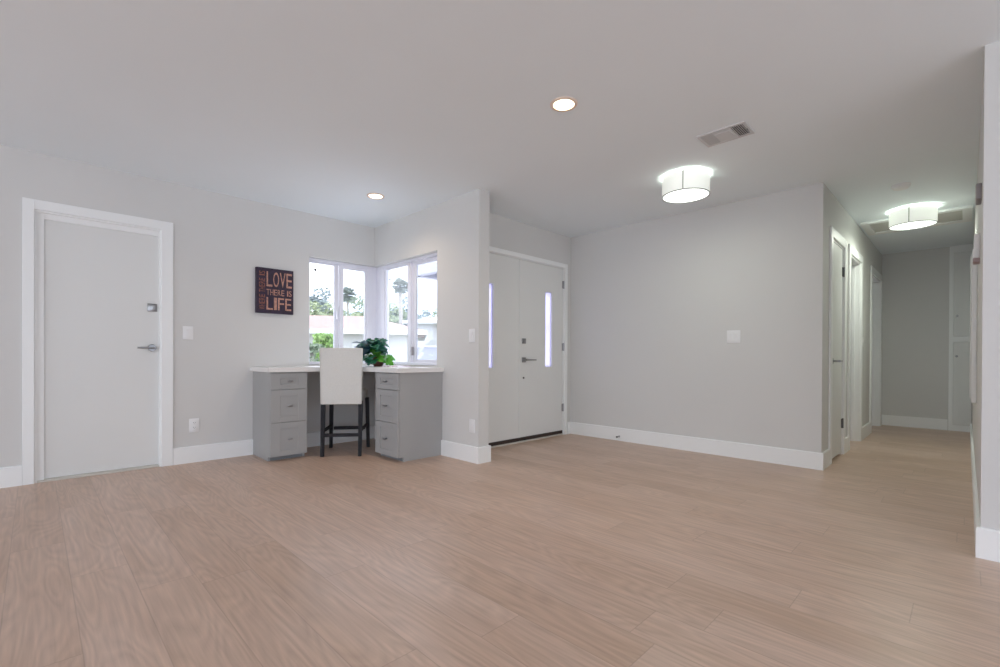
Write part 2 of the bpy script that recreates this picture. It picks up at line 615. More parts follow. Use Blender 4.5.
# ------------------------------------------------------------------ doors
def casing(mb, ax, face, sgn, u0, u1, top, w=0.072, t=0.017, z0=0.0):
    """three sided casing round an opening u0..u1 up to `top`"""
    def b(ua, ub, za, zb):
        if ax == 'X': mb.box(face, face + sgn * t, ua, ub, za, zb, 0.002, 1)
        else: mb.box(ua, ub, face, face + sgn * t, za, zb, 0.002, 1)
    b(u0 - w, u0, z0, top + w)
    b(u1, u1 + w, z0, top + w)
    b(u0, u1, top, top + w)


def jamb(mb, x0, x1, u0, u1, top, t=0.018):
    mb.box(x0, x1, u0, u0 + t, 0, top)
    mb.box(x0, x1, u1 - t, u1, 0, top)
    mb.box(x0, x1, u0 + t, u1 - t, top - t, top)


def lever(mb, c, n, reach, r=0.009):
    """door lever: neck along +X*n then an arm of length reach along Y"""
    x, y, z = c
    mb.tube([(x, y, z), (x + n * 0.05, y, z)], 0.010, 12)
    s = 1 if reach > 0 else -1
    mb.tube([(x + n * 0.05, y - s * 0.012, z), (x + n * 0.052, y + reach * 0.5, z), (x + n * 0.05, y + reach, z)], [0.010, 0.008, 0.007], 12)


# door_1 : white slab in the left wall
d = struct(empty('door_1', (XL, 0.38, 0)))
o_ = lambda mb, nm, mt, p, sm=False: mb.build(nm, M[mt] if isinstance(mt, str) else mt, p, sm)


def rel(mb, p):
    """shift world-built geometry into parent's space"""
    inv = p.matrix_basis.inverted()
    bmesh.ops.transform(mb.bm, matrix=inv, verts=mb.bm.verts)
    return mb


def part(mb, name, mt, parent, smooth=False, top=None):
    q = top if top is not None else parent
    rel(mb, q)
    return mb.build(name, M[mt], parent, smooth)


mb = MB()
mb.box(XL, XL + 0.017, -0.063, -0.001, 0, 2.092, 0.002, 1)
mb.box(XL, XL + 0.017, 0.764, 0.847, 0, 2.092, 0.002, 1)
mb.box(XL, XL + 0.017, -0.001, 0.764, 2.02, 2.092, 0.002, 1)
part(mb, 'casing', 'trim', d)
mb = MB(); jamb(mb, XL - 0.12, XL, 0.0, 0.765, DOOR_H, 0.012)
mb.box(XL - 0.040, XL - 0.022, 0.012, 0.050, 0.0, 2.008)
mb.box(XL - 0.040, XL - 0.022, 0.050, 0.753, 1.965, 2.008)
part(mb, 'jamb', 'trim', d)
slab = part(MB().box(XL - 0.075, XL - 0.036, 0.016, 0.757, 0.020, 2.0, 0.002, 1), 'door_slab', 'door', d)
part(MB().box(XL - 0.10, XL + 0.004, 0.012, 0.753, 0.0, 0.014, 0.002, 1), 'threshold', 'threshold', d)
mb = MB(); xs_ = XL - 0.036
mb.lathe([(0, 0), (0.030, 0), (0.030, 0.007), (0.026, 0.011), (0, 0.011)], (xs_, 0.706, 1.013), 'X', 28)
lever(mb, (xs_ + 0.01, 0.706, 1.013), 1, -0.105)
part(mb, 'door_handle', 'chrome', slab, True, d)
mb = MB()
mb.box(xs_, xs_ + 0.008, 0.674, 0.740, 1.322, 1.388, 0.003, 2)
mb.lathe([(0.018, 0.008), (0.018, 0.014), (0, 0.015)], (xs_, 0.707, 1.355), 'X', 24)
mb.box(xs_ + 0.012, xs_ + 0.026, 0.702, 0.712, 1.341, 1.369, 0.002, 1)
part(mb, 'deadbolt', 'chrome', slab, True, d)

# door_2 : double entry door
d = struct(empty('door_2', (XD, 3.8, 0)))
mb = MB(); casing(mb, 'X', XD, 1, 3.01, 4.595, 2.04, 0.050, 0.017); part(mb, 'casing', 'trim', d)
mb = MB(); jamb(mb, XD - T, XD, 3.01, 4.595, 2.045, 0.012); part(mb, 'jamb', 'trim', d)
part(MB().box(XD - 0.12, XD + 0.006, 3.022, 4.583, 0.0, 0.016, 0.002, 1), 'threshold', 'threshold', d)
for y0, y1, ly, hinge in ((3.806, 4.580, 4.247, 4.583), (3.025, 3.795, 3.272, 3.022)):
    lz0, lz1, lw = 0.838, 1.716, 0.122
    mb = MB()
    wall_boxes(mb, 'X', XD - 0.052, XD - 0.008, y0, y1, 0.056, 2.030, [(ly, ly + lw, lz0, lz1)])
    leaf = part(mb, 'door_leaf', 'door', d)
    part(MB().box(XD - 0.050, XD - 0.002, y0 + 0.004, y1 - 0.004, 0.018, 0.055), 'door_sweep', 'sweep', leaf, False, d)
    part(MB().box(XD - 0.036, XD - 0.026, ly, ly + lw, lz0, lz1), 'glass_lite', 'frosted', leaf, False, d)
    s = 1 if hinge > 4 else -1
    for hz in (0.335, 1.075, 1.835):
        mb = MB()
        mb.tube([(XD + 0.004, hinge - 0.001 * s, hz - 0.048), (XD + 0.004, hinge - 0.001 * s, hz + 0.048)], 0.007, 10)
        mb.box(XD - 0.006, XD + 0.002, hinge - 0.022, hinge + 0.010, hz - 0.045, hz + 0.045)
        part(mb, 'hinge', 'chrome', leaf, True, d)
    if s == 1:
        xf = XD - 0.008
        mb = MB()
        mb.box(xf, xf + 0.010, 3.838, 3.896, 0.889, 0.947, 0.003, 2)
        lever(mb, (xf + 0.008, 3.866, 0.918), 1, 0.150)
        part(mb, 'door_handle', 'chrome', leaf, True, d)
        mb = MB()
        mb.box(xf, xf + 0.012, 3.838, 3.896, 1.100, 1.158, 0.003, 2)
        mb.lathe([(0.017, 0.012), (0.017, 0.020), (0, 0.021)], (xf, 3.867, 1.129), 'X', 20)
        part(mb, 'deadbolt', 'chrome', leaf, True, d)
        mb = MB(); mb.lathe([(0.011, 0), (0.011, 0.006), (0, 0.008)], (xf, 3.867, 0.717), 'X', 16)
        part(mb, 'keyhole_cover', 'dark_metal', leaf, True, d)
part(MB().box(XD - 0.010, XD - 0.002, 3.790, 3.812, 0.056, 2.030, 0.002, 1), 'astragal', 'door', d)

# door_3 : closed closet door in the hall
d = struct(empty('door_3', (XG, 5.36, 0)))
mb = MB(); casing(mb, 'X', XG, 1, A0, A1, 2.04, 0.082, 0.017); part(mb, 'casing', 'trim', d)
mb = MB(); jamb(mb, XG - 0.12, XG, A0, A1, 2.04, 0.014); part(mb, 'jamb', 'trim', d)
slab = part(MB().box(XG - 0.040, XG - 0.004, A0 + 0.017, A1 - 0.018, 0.022, 2.022, 0.002, 1), 'door_slab', 'door', d)
for hz in (0.31, 1.80):
    mb = MB()
    mb.tube([(XG + 0.006, A1 - 0.012, hz - 0.048), (XG + 0.006, A1 - 0.012, hz + 0.048)], 0.007, 10)
    mb.box(XG - 0.003, XG + 0.003, A1 - 0.045, A1 + 0.004, hz - 0.045, hz + 0.045)
    part(mb, 'hinge', 'dark_metal', slab, True, d)
mb = MB(); xf = XG - 0.004
mb.lathe([(0, 0), (0.029, 0), (0.029, 0.007), (0.024, 0.010), (0, 0.010)], (xf, 5.165, 0.925), 'X', 24)
lever(mb, (xf + 0.008, 5.165, 0.925), 1, 0.115)
part(mb, 'door_handle', 'chrome', slab, True, d)

# door_4, door_5 : open doorways with the door swung into the room
for nm, y0, y1, cw in (('door_4', B0, B1, 0.085), ('door_5', C0, C1, 0.085)):
    d = struct(empty(nm, (XG, (y0 + y1) / 2, 0)))
    mb = MB(); casing(mb, 'X', XG, 1, y0, y1, 2.04, cw, 0.017); part(mb, 'casing', 'trim', d)
    mb = MB(); jamb(mb, XG - 0.12, XG, y0, y1, 2.04, 0.016)
    mb.box(XG - 0.075, XG - 0.045, y1 - 0.026, y1 - 0.016, 0, 2.02)
    part(mb, 'jamb', 'trim', d)
    sl = part(MB().box(XG - 0.125 - (y1 - y0 - 0.05), XG - 0.125, y0 + 0.020, y0 + 0.056, 0.012, 2.01, 0.002, 1), 'door_slab', 'door', d)
    mb = MB()
    mb.lathe([(0, 0), (0.027, 0), (0.027, 0.008), (0.012, 0.012), (0.012, 0.035), (0.026, 0.045), (0.026, 0.058), (0, 0.064)],
             (XG - 0.125 - (y1 - y0 - 0.12), y0 + 0.056, 0.93), 'Y', 20)
    part(mb, 'door_knob', 'chrome', sl, True, d)
    part(MB().box(XG - 0.112, XG - 0.082, y1 - 0.0185, y1 - 0.0155, 0.895, 0.965), 'strike_plate', 'dark_metal', d)


# ------------------------------------------------------------------ windows
def slider(name, ax, a, u0, u1, z0, z1, panes, dot=None):
    """vinyl slider window whose frame centre lies at `a`. panes: list of (u0,u1) glass spans"""
    c = (a, (u0 + u1) / 2, z0) if ax == 'X' else ((u0 + u1) / 2, a, z0)
    w = struct(empty(name, c))

    def B(mb, ua, ub, za, zb, h=0.03, off=0.0, bev=0.003):
        if ax == 'X': mb.box(a + off - h, a + off + h, ua, ub, za, zb, bev, 1)
        else: mb.box(ua, ub, a + off - h, a + off + h, za, zb, bev, 1)
    glass_z0, glass_z1 = z0 + 0.045, z1 - 0.045
    fr = MB()
    B(fr, u0, u1, z0, z0 + 0.028, 0.036)
    B(fr, u0, u1, z1 - 0.028, z1, 0.036)
    B(fr, u0, panes[0][0] - 0.022, z0 + 0.028, z1 - 0.028, 0.036)
    B(fr, panes[-1][1] + 0.022, u1, z0 + 0.028, z1 - 0.028, 0.036)
    part(fr, 'window_frame', 'vinyl', w)
    for k, (g0, g1, gz0, gz1, off) in enumerate(panes):
        mb = MB()
        s = 0.014
        mid = (panes[0][1] + panes[1][0]) / 2
        e0 = g0 - 0.024 if k == 0 else mid
        e1 = g1 + 0.024 if k == len(panes) - 1 else mid
        B(mb, e0, g0, z0 + 0.026, z1 - 0.026, s, off)
        B(mb, g1, e1, z0 + 0.026, z1 - 0.026, s, off)
        B(mb, g0, g1, z0 + 0.026, gz0, s, off)
        B(mb, g0, g1, gz1, z1 - 0.026, s, off)
        sash = part(mb, 'sash', 'vinyl', w)
        mb = MB(); B(mb, g0, g1, gz0, gz1, 0.003, off, 0)
        part(mb, 'pane', 'glass', sash, False, w)
        if k == 0:
            mb = MB()
            ly = (panes[0][1] + 0.02)
            lz = z0 + 0.50
            if ax == 'X': mb.box(a + 0.015, a + 0.040, ly - 0.010, ly + 0.010, lz, lz + 0.09, 0.004, 2)
            else: mb.box(panes[1][0] - 0.030, panes[1][0] - 0.012, a - 0.038, a - 0.014, z0 + 0.10, z0 + 0.19, 0.004, 2)
            part(mb, 'window_latch', 'vinyl' if ax == 'X' else 'grey_plastic', sash, True, w)
    if dot:
        mb = MB()
        if ax == 'X': mb.lathe([(0, 0), (0.015, 0), (0.015, 0.008), (0, 0.010)], (a + 0.004, dot[0], dot[1]), 'X', 14)
        else: mb.lathe([(0, 0), (0.012, 0), (0.012, -0.006), (0, -0.008)], (dot[0], a - 0.004, dot[1]), 'Y', 14)
        part(mb, 'window_sticker', 'dark_metal', w)['label'] = 'small round dark spot stuck on the window pane'
    return w


WX = XL - 0.092
slider('window_1', 'X', WX, 2.03, 2.80, WZ0, WZ1,
       [(2.073, 2.347, 0.886, 1.948, -0.012), (2.442, 2.703, 0.886, 1.926, 0.012)], dot=(2.13, 1.875))
WY = YW + 0.092
slider('window_2', 'Y', WY, -4.80, -3.67, WZ0, WZ1,
       [(-4.722, -4.282, 0.888, 1.938, -0.012), (-4.158, -3.715, 0.918, 1.926, 0.012)], dot=(-4.66, 1.83))
# corner post between the two windows
struct(MB().box(XL - 0.138, XL - 0.056, 2.80, 2.93, WZ0, WZ1, 0.002, 1)
       .box(XL - 0.056, -4.80, YW + 0.056, 2.93, WZ0, WZ1, 0.002, 1).build('trim_1', M['vinyl']))
# sills
struct(MB().prism([(XL - T, 2.03), (XL, 2.03), (XL, YW), (-3.67, YW), (-3.67, 2.93), (XL - T, 2.93)], WZ0 - 0.004, WZ0 + 0.001)
       .build('trim_2', M['trim']))

# unseen windows behind the camera and in side rooms, added and enlarged for daylight
def unseen_window(name, ax, a, u0, u1, z0, z1, n):
    c = (a, (u0 + u1) / 2, z0) if ax == 'X' else ((u0 + u1) / 2, a, z0)
    w = struct(empty(name, c))
    mb = MB()

    def B(mb, ua, ub, za, zb, h=0.03):
        if ax == 'X': mb.box(a - h, a + h, ua, ub, za, zb)
        else: mb.box(ua, ub, a - h, a + h, za, zb)
    f = 0.05
    B(mb, u0, u1, z0, z0 + f); B(mb, u0, u1, z1 - f, z1)
    B(mb, u0, u0 + f, z0 + f, z1 - f); B(mb, u1 - f, u1, z0 + f, z1 - f)
    st = (u1 - u0) / n
    for i in range(1, n): B(mb, u0 + i * st - f / 2, u0 + i * st + f / 2, z0 + f, z1 - f)
    part(mb, 'window_frame', 'vinyl', w)
    for i in range(n):
        a0 = u0 + i * st + (f if i == 0 else f / 2)
        a1 = u0 + (i + 1) * st - (f if i == n - 1 else f / 2)
        mb = MB(); B(mb, a0, a1, z0 + f, z1 - f, 0.003)
        part(mb, 'pane', 'glass', w)


unseen_window('window_3', 'Y', -5.08, -4.5, 4.0, 0.02, 2.32, 5)
unseen_window('window_4', 'X', 4.28, -4.7, 2.3, 0.02, 2.32, 4)
unseen_window('window_5', 'X', -3.56, 5.95, 7.2, 0.4, 2.25, 2)
unseen_window('window_6', 'X', -3.56, 7.4, 8.55, 0.4, 2.25, 2)


# ------------------------------------------------------------------ drawer cabinets
def shaker(mb_front, w, h, stile, rail, t=0.020, rec=0.007):
    """drawer front in local coords: x across 0..w, y = 0 (front face) .. t, z 0..h"""
    mb_front.box(0, stile, 0, t, 0, h, 0.0015, 1)
    mb_front.box(w - stile, w, 0, t, 0, h, 0.0015, 1)
    mb_front.box(stile, w - stile, 0, t, 0, rail, 0.0015, 1)
    mb_front.box(stile, w - stile, 0, t, h - rail, h, 0.0015, 1)
    mb_front.box(stile - 0.002, w - stile + 0.002, rec, t, rail - 0.002, h - rail + 0.002)


def cabinet(loc, rz, label, W, D):
    """local: front plane y=0, body behind (+y), x 0..W ; panel on both sides"""
    c = empty('drawer_cabinet', loc, rz)
    tag(c, label, 'cabinet', 'grey desk cabinets')
    top = 0.803
    mb = MB()
    p = 0.019
    for x0 in (0, W - p):       # side panels notched for the toe kick
        pts = [(0.022, 0.040), (0.022, top), (D, top), (D, 0), (0.062, 0), (0.062, 0.040)]
        a = [mb.bm.verts.new((x0, y, z)) for y, z in pts]
        b = [mb.bm.verts.new((x0 + p, y, z)) for y, z in pts]
        mb.bm.faces.new(a); mb.bm.faces.new(b[::-1])
        for i in range(6): mb.bm.faces.new((a[i], a[(i + 1) % 6], b[(i + 1) % 6], b[i]))
    mb.box(p, W - p, 0.022, D, 0.040, 0.058)
    mb.box(p, W - p, 0.022, D, top - 0.018, top)
    mb.box(p, W - p, D - 0.012, D, 0.058, top - 0.018)
    mb.box(p, W - p, 0.026, 0.040, 0.058, top - 0.018)
    mb.build('cabinet_body', M['cab'], c)
    MB().box(p, W - p, 0.066, 0.080, 0, 0.040).build('toe_kick', M['cab_in'], c)
    for z0, z1 in ((0.042, 0.344), (0.349, 0.642), (0.647, 0.793)):
        mb = MB()
        w = W - 0.004
        shaker(mb, w, z1 - z0, 0.083, 0.052 if z1 - z0 > .2 else 0.045)
        dr = mb.build('drawer', M['cab'], c, loc=(0.002, 0.0, z0))
        kz = (z1 - z0) / 2
        mb = MB()
        mb.tube([(w / 2, 0.008, kz), (w / 2, -0.016, kz)], 0.006, 12)
        mb.box(w / 2 - 0.020, w / 2 + 0.020, -0.027, -0.015, kz - 0.009, kz + 0.009, 0.003, 2)
        mb.build('drawer_knob', M['chrome'], dr, True)
    return c


# left cabinet: faces +X ; local x -> +Y , local y -> -X
cabinet((-4.375, 1.487, 0), R(90), 'grey drawer cabinet under the left end of the desk top', 0.328, 0.481)
# right cabinet: faces -Y ; local x -> +X, local y -> +Y
cabinet((-3.965, 2.290, 0), 0, 'grey drawer cabinet under the right end of the desk top, wide side panel in view', 0.387, 0.500)

# countertop (L shape)
mb = MB()
pts = [(XL, 1.460), (-4.348, 1.460), (-4.348, 2.266), (-3.548, 2.266), (-3.548, YW), (XL, YW)]
mb.prism(pts, 0.803, 0.845)
es = [e for e in mb.bm.edges]
bmesh.ops.bevel(mb.bm, geom=es, offset=0.003, segments=2, affect='EDGES')
tag(mb.build('desk_top', M['counter']), 'white L-shaped quartz desk top spanning both grey cabinets under the corner windows', 'countertop')


# ------------------------------------------------------------------ bar stool
def make_stool(loc, rz):
    """local +y is the seat's forward direction, back rest on the -y side"""
    s = empty('bar_stool', loc, rz)
    tag(s, 'white upholstered bar stool with dark wooden legs pulled up to the desk', 'chair')
    # back rest: padded slab, slightly reclined
    bm = bmesh.new()
    bmesh.ops.create_cube(bm, size=1)
    for v in bm.verts:
        top = v.co.z > 0
        v.co = Vector((v.co.x * (0.386 if top else 0.374), v.co.y * (0.055 if top else 0.075), 0.492 if not top else 1.028))
        v.co.y += -0.232 if top else -0.200
    m1 = MB(); m1.bm.free(); m1.bm = bm
    bmesh.ops.subdivide_edges(bm, edges=bm.edges[:], cuts=5, use_grid_fill=True)
    for v in bm.verts:                      # gentle padding
        fx = 1 - (abs(v.co.x) / 0.2) ** 2
        fz = 1 - (abs(v.co.z - 0.76) / 0.28) ** 2
        yc = -0.216 - 0.032 * ((v.co.z - 0.76) / 0.27) * 0.5
        v.co.y += math.copysign(0.008, v.co.y - yc) * max(0, fx) * max(0, fz)
    o = m1.build('backrest', M['stool'], s, True)
    bv = o.modifiers.new('soft edges', 'BEVEL'); bv.width = 0.010; bv.segments = 3; bv.limit_method = 'ANGLE'
    # welt seams around the back panel
    w = MB()
    for sx in (-1, 1):
        w.tube([(sx * 0.184, -0.243, 0.498), (sx * 0.189, -0.264, 1.016)], 0.0035, 6)
    w.tube([(-0.189, -0.262, 1.022), (0.189, -0.262, 1.022)], 0.0035, 6)
    w.build('piping', M['stool'], o, True)
    # seat
    st = MB().box(-0.180, 0.180, -0.165, 0.225, 0.520, 0.620, 0.022, 3).build('seat', M['stool'], s, True)
    # legs
    def leg(x, y, x2, y2):
        b = MB()
        a, c_ = 0.019, 0.015
        t = [(x + i * a, y + j * a, 0.522) for i, j in ((-1, -1), (1, -1), (1, 1), (-1, 1))]
        u = [(x2 + i * c_, y2 + j * c_, 0.0) for i, j in ((-1, -1), (1, -1), (1, 1), (-1, 1))]
        tv = [b.bm.verts.new(q) for q in t]; uv = [b.bm.verts.new(q) for q in u]
        b.bm.faces.new(tv); b.bm.faces.new(uv[::-1])
        for i in range(4): b.bm.faces.new((tv[i], uv[i], uv[(i + 1) % 4], tv[(i + 1) % 4]))
        return b.build('leg', M['espresso'], s)
    for sx in (-1, 1):
        leg(sx * 0.172, -0.195, sx * 0.172, -0.235)
        leg(sx * 0.178, 0.195, sx * 0.188, 0.215)
    # stretchers
    for y, z in ((-0.222, 0.200), (0.207, 0.205)):
        MB().box(-0.158, 0.158, y - 0.009, y + 0.009, z - 0.016, z + 0.016, 0.002, 1).build('stretcher', M['espresso'], s)
    for sx in (-1, 1):
        MB().box(sx * 0.172 - 0.009, sx * 0.172 + 0.009, -0.206, 0.194, 0.222, 0.252, 0.002, 1).build('stretcher', M['espresso'], s)
    return s


make_stool((-4.372, 2.198, 0), R(53))


# ------------------------------------------------------------------ potted plant
def lobed_leaf(mb, base, direction, up, size, bend=0.35):
    """one leaf with lobes, as a bent two-sided sheet with a centre vein fold"""
    d = direction.normalized()
    s = d.cross(up).normalized()
    n = s.cross(d).normalized()
    outline = [(0.0, 0.0), (0.10, 0.22), (0.02, 0.40), (0.22, 0.48), (0.34, 0.36), (0.40, 0.52), (0.58, 0.44), (0.62, 0.24), (0.70, 0.30), (0.86, 0.18), (1.0, 0.0)]
    mid = []; lft = []; rgt = []
    for t, w in outline:
        b = -bend * t * t * size
        mid.append(mb.bm.verts.new(base + d * (t * size) + n * (b - 0.02 * size)))
        lf = base + d * (t * size) + s * (w * size) + n * (b + 0.12 * w * size)
        rt = base + d * (t * size) - s * (w * size) + n * (b + 0.12 * w * size)
        lft.append(mb.bm.verts.new(lf) if w > 0 else mid[-1])
        rgt.append(mb.bm.verts.new(rt) if w > 0 else mid[-1])
    for k in range(len(outline) - 1):
        for side in (lft, rgt):
            q = []
            for v in (mid[k], mid[k + 1], side[k + 1], side[k]):
                if v not in q: q.append(v)
            if len(q) > 2:
                try: mb.bm.faces.new(q)
                except ValueError: pass


def make_plant(loc):
    p = empty('potted_plant', loc)
    tag(p, 'leafy green potted plant on the white desk top behind the stool', 'plant')
    pot = MB().lathe([(0, 0), (0.042, 0), (0.050, 0.015), (0.064, 0.085), (0.068, 0.088), (0.068, 0.100), (0.060, 0.100), (0.056, 0.080), (0, 0.080)], seg=28).build('pot', M['pot'], p, True)
    MB().lathe([(0, 0.086), (0.054, 0.084), (0.054, 0.079), (0, 0.079)], seg=20).build('soil', M['soil'], pot)
    rnd = random.Random(11)
    stems, leaves, bright, blue = MB(), MB(), MB(), MB()
    lean = Vector((-0.035, -0.040, 0))
    for i in range(150):
        az = rnd.uniform(0, 2 * PI)
        el = rnd.uniform(-0.15, 1.5)
        reach = rnd.uniform(0.08, 0.165)
        tip = lean + Vector((math.cos(az) * math.cos(el) * reach, math.sin(az) * math.cos(el) * reach, 0.120 + math.sin(el) * reach * 1.0 - 0.045 * (el < 0.3)))
        root = Vector((math.cos(az) * 0.02, math.sin(az) * 0.02, 0.08))
        m_ = (root + tip) / 2 + Vector((0, 0, 0.035))
        stems.tube([root, m_, tip], 0.0018, 5)
        tgt = leaves
        sz = rnd.uniform(0.072, 0.105)
        dv = Vector((math.cos(az), math.sin(az), rnd.uniform(-0.6, 0.5)))
        upv = Vector((rnd.uniform(-.6, .6) + 0.3, rnd.uniform(-.6, .6) - 0.3, 1))
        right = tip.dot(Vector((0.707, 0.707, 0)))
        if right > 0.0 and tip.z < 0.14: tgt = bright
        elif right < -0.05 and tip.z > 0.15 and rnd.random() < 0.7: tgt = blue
        lobed_leaf(tgt, tip, dv, upv, sz)
    stems.build('stems', M['leaf_bright'], p, True)
    for b, mname, nm in ((leaves, 'leaf', None), (bright, 'leaf_bright', 'lighter yellow-green leaves'), (blue, 'leaf_blue', 'dark bluish leaves')):
        for v in b.bm.verts:
            v.co.z = max(v.co.z, 0.004)
        f = b.build('foliage', M[mname], p)
        if nm: f['label'] = nm
    return p


make_plant((-4.30, 2.515, 0.845))

# open magazine on the desk
mg = empty('magazine', (-4.02, 2.56, 0.845), R(20))
tag(mg, 'open pinkish-white magazine lying on the desk top beside the plant', 'magazine')
for s in (-1, 1):
    b = MB()
    n = 10
    prev = None
    for i in range(n + 1):
        t = i / n
        x = s * t * 0.125
        z = 0.0035 + 0.012 * math.sin(PI * min(1, t * 1.25)) * (1 - 0.3 * t)
        row = [b.bm.verts.new((x, y, zz)) for y, zz in ((-0.10, z), (0.10, z), (0.10, 0.0005), (-0.10, 0.0005))]
        if prev:
            for k in range(4): b.bm.faces.new((prev[k], prev[(k + 1) % 4], row[(k + 1) % 4], row[k]))
        else: b.bm.faces.new(row)
        prev = row
    b.bm.faces.new(prev[::-1])
    b.build('page_block', M['paper'], mg, True)

# ------------------------------------------------------------------ word sign
sg = empty('word_sign', (XL, 1.68, 1.587))
tag(sg, 'dark square word sign with tan lettering hung on the left wall by the window', 'sign')
sw, sh = 0.350, 0.440
part_ = MB().box(0.001, 0.036, -sw / 2, sw / 2, -sh / 2, sh / 2, 0.002, 1).build('board', M['board'], sg)


def letters(txt, u0, u1, v0, v1, m, vertical=False, ref=None):
    """text filling the box u0..u1 (across) v0..v1 (down), as a thin raised mesh"""
    cu = bpy.data.curves.new('txt', 'FONT')
    cu.body = txt
    cu.offset = 0.002
    cu.extrude = 0.01
    cu.resolution_u = 3
    tmp = bpy.data.objects.new('txt', cu)
    COL.objects.link(tmp)
    bpy.context.view_layer.update()
    me = bpy.data.meshes.new_from_object(tmp.evaluated_get(bpy.context.evaluated_depsgraph_get()))
    bpy.data.objects.remove(tmp)
    xs = [v.co.x for v in me.vertices]; ys = [v.co.y for v in me.vertices]
    x0, x1, y0, y1 = min(xs), max(xs), min(ys), max(ys)
    for v in me.vertices:
        a = (v.co.x - x0) / (x1 - x0); b = (v.co.y - y0) / (y1 - y0)
        if vertical:      # reads bottom to top
            U = u0 + (1 - b) * (u1 - u0); V = v1 - a * (v1 - v0)
        else:
            U = u0 + a * (u1 - u0); V = v1 - b * (v1 - v0)
        zz = 0.0375 if v.co.z > 0 else 0.0355
        v.co = Vector((zz, -sw / 2 + U * sw, sh / 2 - V * sh))
    me.materials.append(M[m])
    ob = bpy.data.objects.new('lettering', me)
    COL.objects.link(ob)
    ob.parent = sg
    return ob


def word(txt, u0, u1, v0, v1, m, vertical=False, gap=0.10):
    """word set letter by letter so every condensed letter gets an equal share"""
    wts = [0.45 if c == 'I' else 1.0 for c in txt]
    tot = sum(wts) + gap * (len(txt) - 1)
    cur = 0.0
    obs = []
    for c, w in zip(txt, wts):
        a, b = cur / tot, (cur + w) / tot
        if vertical: o = letters(c, u0, u1, v1 - b * (v1 - v0), v1 - a * (v1 - v0), m, True)
        else: o = letters(c, u0 + a * (u1 - u0), u0 + b * (u1 - u0), v0, v1, m)
        obs.append(o)
        cur += w + gap
    bm = bmesh.new()
    for o in obs: bm.from_mesh(o.data)
    me = bpy.data.meshes.new('lettering')
    bm.to_mesh(me); bm.free()
    me.materials.append(M[m])
    for o in obs: bpy.data.objects.remove(o)
    r = bpy.data.objects.new('lettering', me)
    COL.objects.link(r)
    r.parent = sg
    return r


word('LOVE', 0.265, 0.955, 0.075, 0.405, 'letters', gap=.16)
word('THERE', 0.265, 0.745, 0.465, 0.595, 'letters', gap=.2)
word('IS', 0.820, 0.945, 0.465, 0.595, 'letters', gap=.25)
word('LIFE', 0.265, 0.935, 0.645, 0.920, 'letters', gap=.2)
word('WHERE', 0.075, 0.225, 0.590, 0.920, 'letters_red', True, gap=.2)
word('THERE', 0.075, 0.225, 0.235, 0.545, 'letters_red', True, gap=.2)
word('IS', 0.075, 0.225, 0.075, 0.175, 'letters_red', True, gap=.25)


# ------------------------------------------------------------------ wall plates
def plate(name, loc, rz, w, h, kind, label, group=None):
    """local: plate in the xz plane, facing -y"""
    p = empty(name, loc, rz)
    tag(p, label, 'switch' if 'switch' in name else ('outlet' if 'outlet' in name else 'plate'), group)
    MB().box(-w / 2, w / 2, -0.007, 0, -h / 2, h / 2, 0.003, 2).build('cover_plate', M['plate'], p, True)
    if kind == 'rocker':
        n = 2 if w > 0.09 else 1
        for i in range(n):
            x = 0 if n == 1 else (-0.023 + 0.046 * i)
            mt = Matrix.Translation((x, -0.008, 0)) @ Matrix.Rotation(R(5), 4, 'X')
            MB().box(-0.0165, 0.0165, -0.0035, 0.0035, -0.033, 0.033, 0.001, 1, mt).build('rocker', M['plate'], p)
    elif kind == 'outlet':
        for zc in (-0.021, 0.021):
            b = MB().box(-0.0165, 0.0165, -0.0095, -0.006, zc - 0.015, zc + 0.015, 0.0015, 1).build('receptacle', M['plate'], p)
            m_ = MB()
            for sx in (-1, 1): m_.box(sx * 0.0065 - 0.0012, sx * 0.0065 + 0.0012, -0.0102, -0.0094, zc - 0.001, zc + 0.009)
            m_.lathe([(0, -0.0102), (0.0022, -0.0102), (0.0022, -0.0094), (0, -0.0094)], (0, 0, zc - 0.008), 'Y', 8)
            m_.build('socket_slots', M['dark_metal'], b)
    else:
        for zc in (-0.03, 0.03): MB().lathe([(0, -0.0085), (0.003, -0.0085), (0.003, -0.0065), (0, -0.0065)], (0, 0, zc), 'Y', 10).build('screw', M['plate'], p)
    return p


RZX = R(90)     # faces +X
plate('light_switch', (XL, 0.958, 1.150), RZX, 0.078, 0.118, 'rocker', 'white rocker light switch on the left wall beside the white door')
plate('power_outlet', (XL, 1.005, 0.329), RZX, 0.078, 0.122, 'outlet', 'white power outlet low on the left wall above the baseboard')
plate('light_switch', (-3.148, YW, 1.141), 0, 0.076, 0.122, 'rocker', 'white light switch on the wall end right of the desk')
plate('blank_plate', (-3.142, YW, 0.327), 0, 0.076, 0.122, 'blank', 'white cover plate low on the wall end right of the desk')
plate('light_switch', (-1.574, YM, 1.152), 0, 0.122, 0.122, 'rocker', 'white double light switch in the middle of the wide bare wall')
plate('light_switch', (XG, 6.857, 1.143), RZX, 0.074, 0.118, 'rocker', 'white light switch between the two open hall doorways')

# door stop on the baseboard
ds = empty('door_stop', (-2.79, YM - BT, 0.050))
tag(ds, 'small dark door stop on the baseboard of the wide bare wall', 'door stop')
MB().lathe([(0, 0), (0.011, 0), (0.011, -0.006), (0.004, -0.009), (0.0045, -0.045), (0, -0.045)], (0, 0, 0), 'Y', 12).build('stem', M['chrome'], ds, True)
MB().lathe([(0, -0.045), (0.010, -0.045), (0.010, -0.058), (0, -0.060)], (0, 0, 0), 'Y', 12).build('rubber_tip', M['dark_metal'], ds, True)


